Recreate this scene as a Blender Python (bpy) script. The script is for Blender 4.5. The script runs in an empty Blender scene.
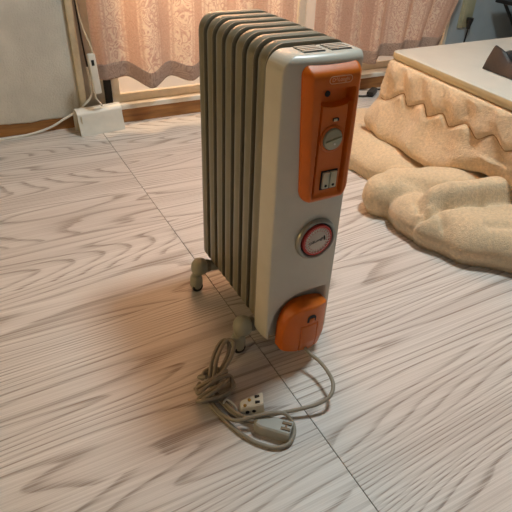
import bpy, bmesh, math, random
from mathutils import Vector, Matrix, noise
random.seed(7)
scene = bpy.context.scene
C = scene.collection

# ------------------------------------------------------------------ camera
cam_d = bpy.data.cameras.new('camera'); cam = bpy.data.objects.new('camera', cam_d); C.objects.link(cam)
cam_d.sensor_width = 36.0; cam_d.lens = 524.74 / 512 * 36.0; cam_d.clip_start = 0.02
RT = Vector((0.88493663, -0.46435478, 0.0355218)); DN = Vector((-0.23926343, -0.518758, -0.82075767)); FW = Vector((0.39954996, 0.71781946, -0.57017107))
mw = Matrix((( RT.x, -DN.x, -FW.x, 0), (RT.y, -DN.y, -FW.y, 0), (RT.z, -DN.z, -FW.z, 0.87), (0, 0, 0, 1)))
cam.matrix_world = mw
scene.camera = cam

# ------------------------------------------------------------------ world, lamps, exposure
w = bpy.data.worlds.new('world'); scene.world = w; w.use_nodes = True
bgn = w.node_tree.nodes['Background']; bgn.inputs['Color'].default_value = (1.0, 0.86, 0.74, 1); bgn.inputs['Strength'].default_value = 0.75
vs = scene.view_settings
vs.view_transform = 'Standard'; vs.look = 'None'; vs.exposure = -0.04; vs.gamma = 1.0; vs.use_curve_mapping = False

def lamp(name, kind, loc, energy, color, size=0.3, target=None, shape='DISK', size_y=None):
    d = bpy.data.lights.new(name, kind); d.energy = energy; d.color = color
    if kind == 'AREA':
        d.shape = shape; d.size = size
        if size_y: d.size_y = size_y
    else:
        d.shadow_soft_size = size
    o = bpy.data.objects.new(name, d); C.objects.link(o); o.location = loc
    if target:
        o.rotation_euler = (Vector(target) - Vector(loc)).to_track_quat('-Z', 'Y').to_euler()
    return o
COOL = (1.24, 0.98, 2.28)
lamp('ceiling_lamp_light', 'AREA', COOL, 33.0, (0.86, 0.98, 1.0), 0.40, (COOL[0], COOL[1], 0))
lamp('left_warm_fill', 'AREA', (-1.35, 1.00, 0.60), 6.5, (1.0, 0.68, 0.28), 0.45, (0.3, 0.9, 0.3))  # unseen warm fill, added to brighten the heater's left side
lamp('rear_cool_fill', 'AREA', (0.5, -1.55, 1.5), 3.0, (0.72, 0.88, 1.0), 1.0, (0.6, 0.3, 0.0), 'RECTANGLE', 1.0)      # unseen cool fill behind the camera, added to lift the near floor
# low evening light outside, falling through the window and the curtains
lamp('evening_light', 'AREA', (0.86, 2.62, 1.36), 94.0, (1.0, 0.72, 0.44), 0.40, (0.84, 2.2, 1.34))

# ------------------------------------------------------------------ node helpers
def srgb(r, g, b):
    f = lambda c: (c / 255) / 12.92 if c / 255 <= 0.04045 else (((c / 255) + 0.055) / 1.055) ** 2.4
    return (f(r), f(g), f(b), 1)
def new_mat(name):
    m = bpy.data.materials.new(name); m.use_nodes = True
    nt = m.node_tree; b = nt.nodes['Principled BSDF']
    return m, nt, b
def N(nt, t, **kw):
    n = nt.nodes.new(t)
    for k, v in kw.items():
        if hasattr(n, k) and not k in n.inputs: setattr(n, k, v)
        else: n.inputs[k].default_value = v
    return n
def ramp(nt, stops, interp='LINEAR'):
    n = nt.nodes.new('ShaderNodeValToRGB'); cr = n.color_ramp; cr.interpolation = interp
    while len(cr.elements) > 1: cr.elements.remove(cr.elements[-1])
    cr.elements[0].position = stops[0][0]; cr.elements[0].color = stops[0][1]
    for p, c in stops[1:]:
        e = cr.elements.new(p); e.color = c
    return n
def plain(name, col, rough=0.5, var=0.08, scale=40, bump=0.0, bscale=300, metal=0.0, spec=0.5, coat=0.0, sheen=0.0):
    """colour with slight procedural mottling and optional fine relief"""
    m, nt, b = new_mat(name)
    tc = N(nt, 'ShaderNodeTexCoord'); nz = N(nt, 'ShaderNodeTexNoise'); nz.inputs['Scale'].default_value = scale; nz.inputs['Detail'].default_value = 3
    nt.links.new(tc.outputs['Object'], nz.inputs['Vector'])
    lo = tuple(c * (1 - var) for c in col[:3]) + (1,); hi = tuple(min(1, c * (1 + var)) for c in col[:3]) + (1,)
    r = ramp(nt, [(0.3, lo), (0.7, hi)]); nt.links.new(nz.outputs['Fac'], r.inputs['Fac']); nt.links.new(r.outputs['Color'], b.inputs['Base Color'])
    b.inputs['Roughness'].default_value = rough; b.inputs['Metallic'].default_value = metal
    b.inputs['Specular IOR Level'].default_value = spec; b.inputs['Coat Weight'].default_value = coat
    b.inputs['Sheen Weight'].default_value = sheen
    if bump > 0:
        n2 = N(nt, 'ShaderNodeTexNoise'); n2.inputs['Scale'].default_value = bscale; n2.inputs['Detail'].default_value = 4
        nt.links.new(tc.outputs['Object'], n2.inputs['Vector'])
        bp = N(nt, 'ShaderNodeBump'); bp.inputs['Strength'].default_value = bump; bp.inputs['Distance'].default_value = 0.004
        nt.links.new(n2.outputs['Fac'], bp.inputs['Height']); nt.links.new(bp.outputs['Normal'], b.inputs['Normal'])
    return m

def floor_mat(name, seed):
    m, nt, b = new_mat(name); L = nt.links.new
    tc = N(nt, 'ShaderNodeTexCoord'); sep = N(nt, 'ShaderNodeSeparateXYZ'); L(tc.outputs['Object'], sep.inputs[0])
    def mth(op, a, bb=None):
        n = nt.nodes.new('ShaderNodeMath'); n.operation = op
        for i, v in enumerate((a, bb)):
            if v is None: continue
            if isinstance(v, (int, float)): n.inputs[i].default_value = v
            else: L(v, n.inputs[i])
        return n.outputs[0]
    x, y = sep.outputs['X'], sep.outputs['Y']
    row = mth('FLOOR', mth('DIVIDE', mth('ADD', y, 0.03 + seed * 0.013), 0.21))
    wn = nt.nodes.new('ShaderNodeTexWhiteNoise'); wn.noise_dimensions = '1D'; L(mth('ADD', row, seed * 17.0), wn.inputs['W'])
    rnd = wn.outputs['Value']
    def nz(sx, sy, detail, off=0.0, dist=0.0, rough=0.5):
        cb = nt.nodes.new('ShaderNodeCombineXYZ')
        L(mth('ADD', mth('MULTIPLY', x, sx), mth('MULTIPLY', rnd, 37.0 + off)), cb.inputs[0]); L(mth('MULTIPLY', y, sy), cb.inputs[1]); L(mth('MULTIPLY', rnd, 23.0 + off), cb.inputs[2])
        n = nt.nodes.new('ShaderNodeTexNoise'); n.inputs['Scale'].default_value = 1.0; n.inputs['Detail'].default_value = detail; n.inputs['Distortion'].default_value = dist; n.inputs['Roughness'].default_value = rough
        L(cb.outputs[0], n.inputs['Vector']); return n.outputs['Fac']
    # growth rings: bands of a straight ramp bent by a long stretched field, so loops open along the grain
    field = mth('ADD', mth('MULTIPLY', nz(0.62, 5.0, 1.2, 0, 0.0, 0.35), 30.0), mth('ADD', mth('MULTIPLY', nz(2.0, 30.0, 2, 5), 0.5), mth('MULTIPLY', y, 34.0)))
    fr = mth('FRACT', field)
    fine = nz(1.6, 300.0, 4, 3, 0.0, 0.65)
    line = ramp(nt, [(0.0, (1, 1, 1, 1)), (0.09, (0.95, 0.95, 0.95, 1)), (0.24, (0.25, 0.25, 0.25, 1)), (0.45, (0.05, 0.05, 0.05, 1)), (0.80, (0.0, 0.0, 0.0, 1)), (0.94, (0.15, 0.15, 0.15, 1)), (0.985, (0.85, 0.85, 0.85, 1)), (1.0, (1, 1, 1, 1))]); L(fr, line.inputs['Fac'])
    pore = ramp(nt, [(0.42, (0, 0, 0, 1)), (0.60, (1, 1, 1, 1))]); L(fine, pore.inputs['Fac'])
    dark = mth('ADD', mth('MULTIPLY', line.outputs[0], mth('ADD', mth('MULTIPLY', pore.outputs[0], 0.32), 0.40)), mth('MULTIPLY', pore.outputs[0], 0.26))
    big = ramp(nt, [(0.25, srgb(*FL[0])), (0.75, srgb(*FL[1]))]); L(nz(1.2, 9.0, 2, 9), big.inputs['Fac'])
    mix = nt.nodes.new('ShaderNodeMix'); mix.data_type = 'RGBA'; mix.clamp_factor = True
    L(dark, mix.inputs[0]); L(big.outputs[0], mix.inputs[6]); mix.inputs[7].default_value = srgb(*FL[2])
    L(mix.outputs[2], b.inputs['Base Color'])
    b.inputs['Roughness'].default_value = 0.42; b.inputs['Specular IOR Level'].default_value = 0.35
    bp = N(nt, 'ShaderNodeBump'); bp.inputs['Strength'].default_value = 0.25; bp.inputs['Distance'].default_value = 0.0015; bp.invert = True
    L(dark, bp.inputs['Height']); L(bp.outputs['Normal'], b.inputs['Normal'])
    return m
FL = ((218, 210, 203), (231, 225, 219), (148, 133, 122))

def wood_mat(name, c0, c1):
    m, nt, b = new_mat(name); L = nt.links.new
    tc = N(nt, 'ShaderNodeTexCoord'); mp = N(nt, 'ShaderNodeMapping'); mp.inputs['Scale'].default_value = (4, 30, 60); L(tc.outputs['Object'], mp.inputs[0])
    n = N(nt, 'ShaderNodeTexNoise'); n.inputs['Scale'].default_value = 1; n.inputs['Detail'].default_value = 4; L(mp.outputs[0], n.inputs['Vector'])
    r = ramp(nt, [(0.35, srgb(*c0)), (0.65, srgb(*c1))]); L(n.outputs['Fac'], r.inputs['Fac']); L(r.outputs[0], b.inputs['Base Color']); b.inputs['Roughness'].default_value = 0.5
    return m

def curtain_mat(name, base, hi, rose, trans):
    """printed cloth: upright stripes with scrolling rose figures, light passes through"""
    m, nt, b = new_mat(name); L = nt.links.new
    uv = N(nt, 'ShaderNodeUVMap'); uv.uv_map = 'UVMap'; sep = N(nt, 'ShaderNodeSeparateXYZ'); L(uv.outputs[0], sep.inputs[0])
    def mth(op, a, bb=None):
        n = nt.nodes.new('ShaderNodeMath'); n.operation = op
        for i, v in enumerate((a, bb)):
            if v is None: continue
            if isinstance(v, (int, float)): n.inputs[i].default_value = v
            else: L(v, n.inputs[i])
        return n.outputs[0]
    u = sep.outputs['X']
    st = mth('FRACT', mth('MULTIPLY', u, 6.2))
    stripe = ramp(nt, [(0.0, (0, 0, 0, 1)), (0.30, (0, 0, 0, 1)), (0.34, (0.9, 0.9, 0.9, 1)), (0.40, (0.2, 0.2, 0.2, 1)), (0.46, (1, 1, 1, 1)), (0.88, (1, 1, 1, 1)), (0.92, (0.1, 0.1, 0.1, 1)), (0.96, (0.8, 0.8, 0.8, 1)), (1, (0, 0, 0, 1))]); L(st, stripe.inputs['Fac'])
    n = N(nt, 'ShaderNodeTexNoise'); n.inputs['Scale'].default_value = 16; n.inputs['Detail'].default_value = 1.2; n.inputs['Distortion'].default_value = 1.6; L(uv.outputs[0], n.inputs['Vector'])
    rings = ramp(nt, [(0.15, (0, 0, 0, 1)), (0.5, (1, 1, 1, 1)), (0.85, (0, 0, 0, 1))]); L(mth('FRACT', mth('MULTIPLY', n.outputs['Fac'], 7.0)), rings.inputs['Fac'])
    n2 = N(nt, 'ShaderNodeTexNoise'); n2.inputs['Scale'].default_value = 150; n2.inputs['Detail'].default_value = 2; L(uv.outputs[0], n2.inputs['Vector'])
    c0 = nt.nodes.new('ShaderNodeMix'); c0.data_type = 'RGBA'; L(stripe.outputs[0], c0.inputs[0]); c0.inputs[6].default_value = srgb(*base); c0.inputs[7].default_value = srgb(*hi)
    c1 = nt.nodes.new('ShaderNodeMix'); c1.data_type = 'RGBA'; L(mth('MULTIPLY', rings.outputs[0], mth('ADD', mth('MULTIPLY', stripe.outputs[0], 0.40), 0.22)), c1.inputs[0]); L(c0.outputs[2], c1.inputs[6]); c1.inputs[7].default_value = srgb(*rose)
    c2 = nt.nodes.new('ShaderNodeMix'); c2.data_type = 'RGBA'; c2.blend_type = 'MULTIPLY'; c2.inputs[0].default_value = 0.32
    g = ramp(nt, [(0.35, (0.6, 0.6, 0.6, 1)), (0.65, (1, 1, 1, 1))]); L(n2.outputs['Fac'], g.inputs['Fac']); L(c1.outputs[2], c2.inputs[6]); L(g.outputs[0], c2.inputs[7])
    L(c2.outputs[2], b.inputs['Base Color']); b.inputs['Roughness'].default_value = 0.9; b.inputs['Specular IOR Level'].default_value = 0.1
    t = nt.nodes.new('ShaderNodeBsdfTranslucent'); L(c2.outputs[2], t.inputs['Color'])
    mx = nt.nodes.new('ShaderNodeMixShader'); mx.inputs[0].default_value = trans
    L(b.outputs[0], mx.inputs[1]); L(t.outputs[0], mx.inputs[2]); L(mx.outputs[0], nt.nodes['Material Output'].inputs['Surface'])
    return m

def glass_mat(name, tint, clear):
    m, nt, b = new_mat(name); L = nt.links.new
    tr = nt.nodes.new('ShaderNodeBsdfTransparent'); tr.inputs[0].default_value = tint
    tl = nt.nodes.new('ShaderNodeBsdfTranslucent'); tl.inputs[0].default_value = tint
    tc = N(nt, 'ShaderNodeTexCoord'); n = N(nt, 'ShaderNodeTexNoise'); n.inputs['Scale'].default_value = 120; L(tc.outputs['Object'], n.inputs['Vector'])
    bp = N(nt, 'ShaderNodeBump'); bp.inputs['Strength'].default_value = 0.3; L(n.outputs['Fac'], bp.inputs['Height']); L(bp.outputs[0], tl.inputs['Normal'])
    m1 = nt.nodes.new('ShaderNodeMixShader'); m1.inputs[0].default_value = 1 - clear; L(tr.outputs[0], m1.inputs[1]); L(tl.outputs[0], m1.inputs[2])
    gl = nt.nodes.new('ShaderNodeBsdfGlossy'); gl.inputs['Roughness'].default_value = 0.3
    m2 = nt.nodes.new('ShaderNodeMixShader'); m2.inputs[0].default_value = 0.06; L(m1.outputs[0], m2.inputs[1]); L(gl.outputs[0], m2.inputs[2])
    L(m2.outputs[0], nt.nodes['Material Output'].inputs['Surface'])
    return m

M = {}
M['floor_a'] = floor_mat('wood_print_vinyl_a', 1); M['floor_b'] = floor_mat('wood_print_vinyl_b', 4)
M['subfloor'] = plain('subfloor_dark', srgb(48, 38, 32), 0.9)
M['plaster'] = plain('grey_sand_plaster', srgb(196, 190, 178), 0.95, 0.10, 9, 0.7, 160)
M['bluewall'] = plain('pale_blue_grey_plaster', srgb(166, 178, 184), 0.9, 0.05, 9, 0.3, 200)
M['roomwall'] = plain('cream_wallpaper', srgb(150, 138, 122), 0.9, 0.04, 6, 0.2, 200)
M['wood'] = wood_mat('brown_varnished_wood', (128, 84, 42), (172, 120, 66))
M['trim'] = plain('beige_painted_trim', srgb(205, 190, 160), 0.5)
M['alu'] = plain('cream_aluminium', srgb(226, 216, 196), 0.35, 0.05)
M['black'] = plain('black_plastic', srgb(22, 21, 22), 0.4, 0.1)
M['darkgap'] = plain('dark_jamb', srgb(30, 28, 27), 0.8)  # near-black, used on the left window jamb only
M['glass'] = glass_mat('frosted_glass', (0.95, 0.92, 0.90, 1), 0.6)
M['curtain'] = curtain_mat('printed_curtain_cloth', (216, 184, 166), (244, 224, 206), (190, 130, 120), 0.45)
M['hem'] = curtain_mat('printed_curtain_hem', (204, 180, 164), (212, 188, 170), (160, 130, 124), 0.32)
M['fin'] = plain('olive_grey_enamel', srgb(132, 127, 110), 0.32, 0.03, 30, spec=0.5)
M['shell'] = plain('warm_grey_white_plastic', srgb(205, 200, 186), 0.32, 0.03, 25, spec=0.5)
M['orange'] = plain('orange_plastic', srgb(208, 104, 14), 0.38, 0.04, 30, 0.12, 900, spec=0.45)
M['orange_dark'] = plain('orange_red_plastic', srgb(196, 70, 14), 0.42, 0.04, 30)
M['knob'] = plain('grey_green_knob', srgb(170, 166, 140), 0.35, 0.05)
M['white'] = plain('white_plastic', srgb(226, 222, 212), 0.4, 0.03)
M['ivory'] = plain('ivory_plastic', srgb(206, 196, 168), 0.45, 0.04)
M['caster'] = plain('grey_green_caster', srgb(166, 163, 144), 0.45, 0.05)
M['cord'] = plain('grey_beige_rubber', srgb(150, 140, 124), 0.55, 0.06)
M['plug'] = plain('grey_plug_plastic', srgb(170, 168, 160), 0.45, 0.05)
M['brass'] = plain('brass_metal', srgb(190, 150, 80), 0.3, 0.1, metal=1.0)
M['outlet'] = plain('olive_ivory_plastic', srgb(168, 166, 136), 0.5)
M['steel'] = plain('dull_blade_metal', srgb(104, 88, 72), 0.35, 0.1, metal=1.0)
M['bezel'] = plain('silver_grey_bezel', srgb(158, 154, 144), 0.3, 0.04, metal=0.3)
M['red'] = plain('red_dial_plastic', srgb(196, 62, 56), 0.4, 0.05)
M['dialface'] = plain('pale_dial_face', srgb(206, 196, 184), 0.4, 0.04)
M['ink'] = plain('black_ink', srgb(24, 22, 22), 0.6)
M['logo'] = plain('pale_logo_print', srgb(232, 176, 136), 0.45)
M['table'] = plain('ivory_laminate', srgb(206, 202, 190), 0.35, 0.03, 12)
M['tableedge'] = plain('ivory_edge_band', srgb(204, 188, 146), 0.4, 0.04)
M['leather'] = plain('black_leather', srgb(36, 32, 31), 0.38, 0.15, 60, 0.4, 350)
M['quilt'] = plain('beige_fleece', srgb(228, 203, 167), 0.95, 0.11, 110, 1.0, 280, spec=0.1, sheen=0.35)
M['seam'] = plain('brown_seam_thread', srgb(176, 138, 98), 0.9)
M['outside'] = plain('pale_concrete', srgb(190, 170, 150), 0.9)
M['blue'] = plain('blue_grey_plastic', srgb(90, 120, 175), 0.6)

# ------------------------------------------------------------------ object helpers
def link(name, me, mat, parent=None, smooth=False, angle=None):
    o = bpy.data.objects.new(name, me); C.objects.link(o)
    if mat is not None: me.materials.append(M[mat] if isinstance(mat, str) else mat)
    if smooth:
        for p in me.polygons: p.use_smooth = True
        if angle: me.set_sharp_from_angle(angle=math.radians(angle))
    if parent: o.parent = parent
    return o
def thing(name, label, cat, loc=(0, 0, 0), group=None):
    o = bpy.data.objects.new(name, None); C.objects.link(o); o.location = loc; o.empty_display_size = 0.05
    tag(o, label, cat, group); return o
def tag(o, label, cat, group=None):
    o['label'] = label; o['category'] = cat
    if group: o['group'] = group
    return o
def struct(o): o['kind'] = 'structure'; return o
def bm_me(bm, name='mesh'):
    bmesh.ops.recalc_face_normals(bm, faces=bm.faces[:])
    me = bpy.data.meshes.new(name); bm.to_mesh(me); bm.free(); return me
def pyd(v, f, name='mesh'):
    me = bpy.data.meshes.new(name); me.from_pydata(v, [], f); me.update()
    bm = bmesh.new(); bm.from_mesh(me); bmesh.ops.recalc_face_normals(bm, faces=bm.faces[:]); bm.to_mesh(me); bm.free(); return me
def add_box(bm, lo, hi, bev=0.0, seg=2, mtx=None):
    c = [(a + b) / 2 for a, b in zip(lo, hi)]; s = [abs(b - a) for a, b in zip(lo, hi)]
    r = bmesh.ops.create_cube(bm, size=1.0); vs_ = r['verts']
    for v in vs_: v.co = Vector((v.co.x * s[0] + c[0], v.co.y * s[1] + c[1], v.co.z * s[2] + c[2]))
    if bev > 0:
        ed = list({e for v in vs_ for e in v.link_edges})
        g = bmesh.ops.bevel(bm, geom=ed, offset=bev, segments=seg, affect='EDGES', profile=0.5)
        vs_ = list({v for f in g['faces'] for v in f.verts} | {v for v in vs_ if v.is_valid})
    if mtx:
        for v in vs_: v.co = mtx @ v.co
    return vs_
def box(name, lo, hi, mat, parent=None, bev=0.0, seg=2, mtx=None):
    bm = bmesh.new(); add_box(bm, lo, hi, bev, seg, mtx)
    return link(name, bm_me(bm), mat, parent, bev > 0, 40)
def catmull(pts, n=8, closed=False):
    P = [Vector(p) for p in pts]; out = []; m = len(P)
    rng = range(m) if closed else range(m - 1)
    for i in rng:
        if closed: a, b, c, d = P[(i - 1) % m], P[i], P[(i + 1) % m], P[(i + 2) % m]
        else: a, b, c, d = P[max(i - 1, 0)], P[i], P[i + 1], P[min(i + 2, m - 1)]
        for k in range(n):
            t = k / n
            out.append(0.5 * ((2 * b) + (c - a) * t + (2 * a - 5 * b + 4 * c - d) * t * t + (3 * b - 3 * c + d - a) * t ** 3))
    if not closed: out.append(P[-1])
    return out
def tube_bm(bm, pts, rad, seg=8, closed=False):
    n = len(pts); rings = []; up = Vector((0, 0, 1)); prev = None
    for i, p in enumerate(pts):
        a = pts[(i - 1) % n] if (closed or i > 0) else pts[i]; b = pts[(i + 1) % n] if (closed or i < n - 1) else pts[i]
        t = (b - a).normalized()
        if prev is None:
            q = up if abs(t.dot(up)) < 0.9 else Vector((1, 0, 0)); nrm = (q - t * q.dot(t)).normalized()
        else: nrm = (prev - t * prev.dot(t)).normalized()
        prev = nrm; bi = t.cross(nrm); r = rad[i] if isinstance(rad, (list, tuple)) else rad
        rings.append([bm.verts.new(p + nrm * (math.cos(2 * math.pi * k / seg) * r) + bi * (math.sin(2 * math.pi * k / seg) * r)) for k in range(seg)])
    for i in range(n if closed else n - 1):
        A, B = rings[i], rings[(i + 1) % n]
        for k in range(seg): bm.faces.new((A[k], A[(k + 1) % seg], B[(k + 1) % seg], B[k]))
    if not closed:
        bm.faces.new(rings[0][::-1]); bm.faces.new(rings[-1])
def tube(name, pts, rad, mat, parent=None, n=8, seg=8, closed=False, smooth_path=True):
    bm = bmesh.new(); tube_bm(bm, catmull(pts, n, closed) if smooth_path else [Vector(p) for p in pts], rad, seg, closed)
    return link(name, bm_me(bm), mat, parent, True, 50)
def lathe_bm(bm, prof, mtx, seg=24):
    """profile of (radius, height) about the local z axis"""
    rings = []
    for r, h in prof:
        if r < 1e-6: rings.append([bm.verts.new(mtx @ Vector((0, 0, h)))])
        else: rings.append([bm.verts.new(mtx @ Vector((r * math.cos(2 * math.pi * k / seg), r * math.sin(2 * math.pi * k / seg), h))) for k in range(seg)])
    for A, B in zip(rings, rings[1:]):
        for k in range(seg):
            k2 = (k + 1) % seg
            if len(A) == 1 and len(B) == 1: continue
            if len(A) == 1: bm.faces.new((A[0], B[k2], B[k]))
            elif len(B) == 1: bm.faces.new((A[k], A[k2], B[0]))
            else: bm.faces.new((A[k], A[k2], B[k2], B[k]))
def lathe(name, prof, mtx, mat, parent=None, seg=24, angle=40):
    bm = bmesh.new(); lathe_bm(bm, prof, mtx, seg); return link(name, bm_me(bm), mat, parent, True, angle)
def front(x, y, z):   # local z axis looks out of the heater's front (towards -Y)
    return Matrix.Translation((x, y, z)) @ Matrix.Rotation(math.radians(90), 4, 'X')
def rrect(x0, x1, z0, z1, r, n=6):
    """rounded rectangle outline, r = (bottom-left, bottom-right, top-right, top-left)"""
    out = []
    for (cx, cz, a0, rr) in ((x0 + r[0], z0 + r[0], 180, r[0]), (x1 - r[1], z0 + r[1], 270, r[1]), (x1 - r[2], z1 - r[2], 0, r[2]), (x0 + r[3], z1 - r[3], 90, r[3])):
        for k in range(n + 1):
            a = math.radians(a0 + 90 * k / n); out.append((cx + rr * math.cos(a), cz + rr * math.sin(a)))
    return out
def text_mesh(body, size, extrude=0.0, bold=0.0):
    cu = bpy.data.curves.new('t', 'FONT'); cu.body = body; cu.size = size; cu.align_x = 'CENTER'; cu.align_y = 'CENTER'; cu.extrude = extrude; cu.offset = bold
    o = bpy.data.objects.new('t', cu); C.objects.link(o); bpy.context.view_layer.update()
    me = bpy.data.meshes.new_from_object(o.evaluated_get(bpy.context.evaluated_depsgraph_get()))
    bpy.data.objects.remove(o); bpy.data.curves.remove(cu); return me
def smoothstep(a, b, x):
    t = max(0.0, min(1.0, (x - a) / (b - a))); return t * t * (3 - 2 * t)
def relief(name, width, zs, nx, depth, back_y, xc, mat, parent, angle=35):
    """a moulded plate facing -Y: half-width function over z, front depth function over (x, z), flat back"""
    v = []; f = []; nz = len(zs)
    for z in zs:
        wz = width(z); xa, xb = wz if isinstance(wz, tuple) else (-wz, wz)
        for j in range(nx + 1):
            x = xa + (xb - xa) * j / nx; v.append((xc + x, depth(x, z), z))
    st = nx + 1
    for i in range(nz - 1):
        for j in range(nx): f.append((i * st + j, i * st + j + 1, (i + 1) * st + j + 1, (i + 1) * st + j))
    loop = [j for j in range(st)] + [i * st + nx for i in range(1, nz)] + [(nz - 1) * st + j for j in range(nx - 1, -1, -1)] + [i * st for i in range(nz - 2, 0, -1)]
    b0 = len(v)
    for k in loop: v.append((v[k][0], back_y, v[k][2]))
    n = len(loop)
    for k in range(n): f.append((loop[k], b0 + k, b0 + (k + 1) % n, loop[(k + 1) % n]))
    f.append(tuple(range(b0, b0 + n)))
    return link(name, pyd(v, f), mat, parent, True, angle)

# ------------------------------------------------------------------ the room
XL, XR, YB, YW, ZC, SEAM = -1.6, 3.5, -1.7, 2.30, 2.42, 0.4425
floor = struct(box('floor', (XL, YB, -0.06), (XR, YW, -0.003), 'subfloor'))
for x0, x1, mt in ((XL, SEAM - 0.001, 'floor_a'), (SEAM + 0.001, XR, 'floor_b')):
    box('floor_sheet', (x0, YB, -0.003), (x1, YW, 0.0), mt, floor)
WX0, WX1, WZ0, WZ1 = 0.50, 2.46, 0.062, 1.90    # window opening
bm = bmesh.new()
add_box(bm, (XL, YW, 0), (WX0, YW + 0.12, ZC)); add_box(bm, (WX0, YW, WZ1), (WX1, YW + 0.12, ZC)); add_box(bm, (WX0, YW + 0.002, 0), (WX1, YW + 0.12, WZ0))
wb = struct(link('wall_back', bm_me(bm), 'plaster'))
struct(box('wall_back_right', (WX1, YW, 0), (XR, YW + 0.12, ZC), 'bluewall'))
struct(box('wall_left', (XL - 0.1, YB, 0), (XL, YW, ZC), 'roomwall'))
struct(box('wall_right', (XR, YB, 0), (XR + 0.1, YW, ZC), 'bluewall'))
struct(box('wall_front', (XL, YB - 0.1, 0), (XR, YB, ZC), 'roomwall'))
struct(box('ceiling', (XL, YB, ZC), (XR, YW, ZC + 0.1), 'roomwall'))
# baseboard left of the window: plaster laps raggedly over its top edge
bs = struct(box('baseboard_left', (XL, YW - 0.005, 0), (0.485, YW, 0.058), 'wood'))
v = []; f = []; n = 170
for i in range(n + 1):
    x = XL + (0.40 - XL) * i / n; zb_ = 0.050 + 0.006 * noise.noise((x * 9, 0, 0)) + 0.004 * noise.noise((x * 60, 3, 0))
    v += [(x, YW - 0.0068, zb_), (x, YW - 0.0062, zb_ + 0.006), (x, YW - 0.0006, zb_ + 0.75)]
for i in range(n):
    a = i * 3; f += [(a, a + 3, a + 4, a + 1), (a + 1, a + 4, a + 5, a + 2)]
me = pyd(v, f); o = link('plaster_lip', me, 'plaster', wb, True)
sm = o.modifiers.new('s', 'SOLIDIFY'); sm.thickness = 0.002
struct(box('trim_1', (WX0 - 0.012, YW - 0.03, 0), (WX1 + 0.03, YW - 0.002, 0.060), 'wood'))                     # board under the window
struct(box('trim_2', (0.385, YW - 0.022, 0.06), (0.412, YW, 2.0), 'trim', None, 0.003))                         # upright beside the window
struct(box('baseboard_right', (WX1 + 0.03, YW - 0.018, 0), (XR, YW, 0.058), 'wood'))
# window: track, two sashes, panes
wn_ = struct(box('window_1', (WX0 - 0.005, YW - 0.036, 0.0602), (WX1 + 0.02, YW + 0.10, 0.082), 'white', None, 0.003))
box('window_jamb', (WX0 - 0.004, YW - 0.012, 0.082), (WX0 + 0.026, YW + 0.10, WZ1), 'darkgap', wn_)
box('window_jamb', (WX1 - 0.02, YW - 0.004, 0.082), (WX1, YW + 0.10, WZ1), 'alu', wn_)
box('window_head', (WX0, YW - 0.004, WZ1 - 0.02), (WX1, YW + 0.10, WZ1), 'alu', wn_)
def sash(x0, x1, y):
    s = box('sash_rail', (x0, y, 0.082), (x1, y + 0.028, 0.118), 'alu', wn_, 0.003)
    box('sash_stile', (x0, y, 0.118), (x0 + 0.035, y + 0.028, WZ1 - 0.05), 'alu', wn_, 0.003)
    box('sash_stile', (x1 - 0.045, y, 0.118), (x1, y + 0.028, WZ1 - 0.05), 'alu', wn_, 0.003)
    box('sash_rail', (x0, y, WZ1 - 0.05), (x1, y + 0.028, WZ1 - 0.02), 'alu', wn_, 0.003)
    p = box('pane', (x0 + 0.034, y + 0.011, 0.117), (x1 - 0.044, y + 0.016, WZ1 - 0.049), 'glass', wn_)
sash(WX0 + 0.028, 1.50, YW + 0.0); sash(1.455, WX1 - 0.02, YW + 0.035)
struct(box('ground_outside', (XL - 2, YW + 0.12, -0.25), (XR + 2, 7.0, -0.05), 'outside'))
tag(box('storage_tub', (0.84, 2.75, -0.05), (1.14, 3.0, 0.20), 'blue', None, 0.02), 'blurred blue-grey tub seen through the frosted pane', 'tub')

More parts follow.
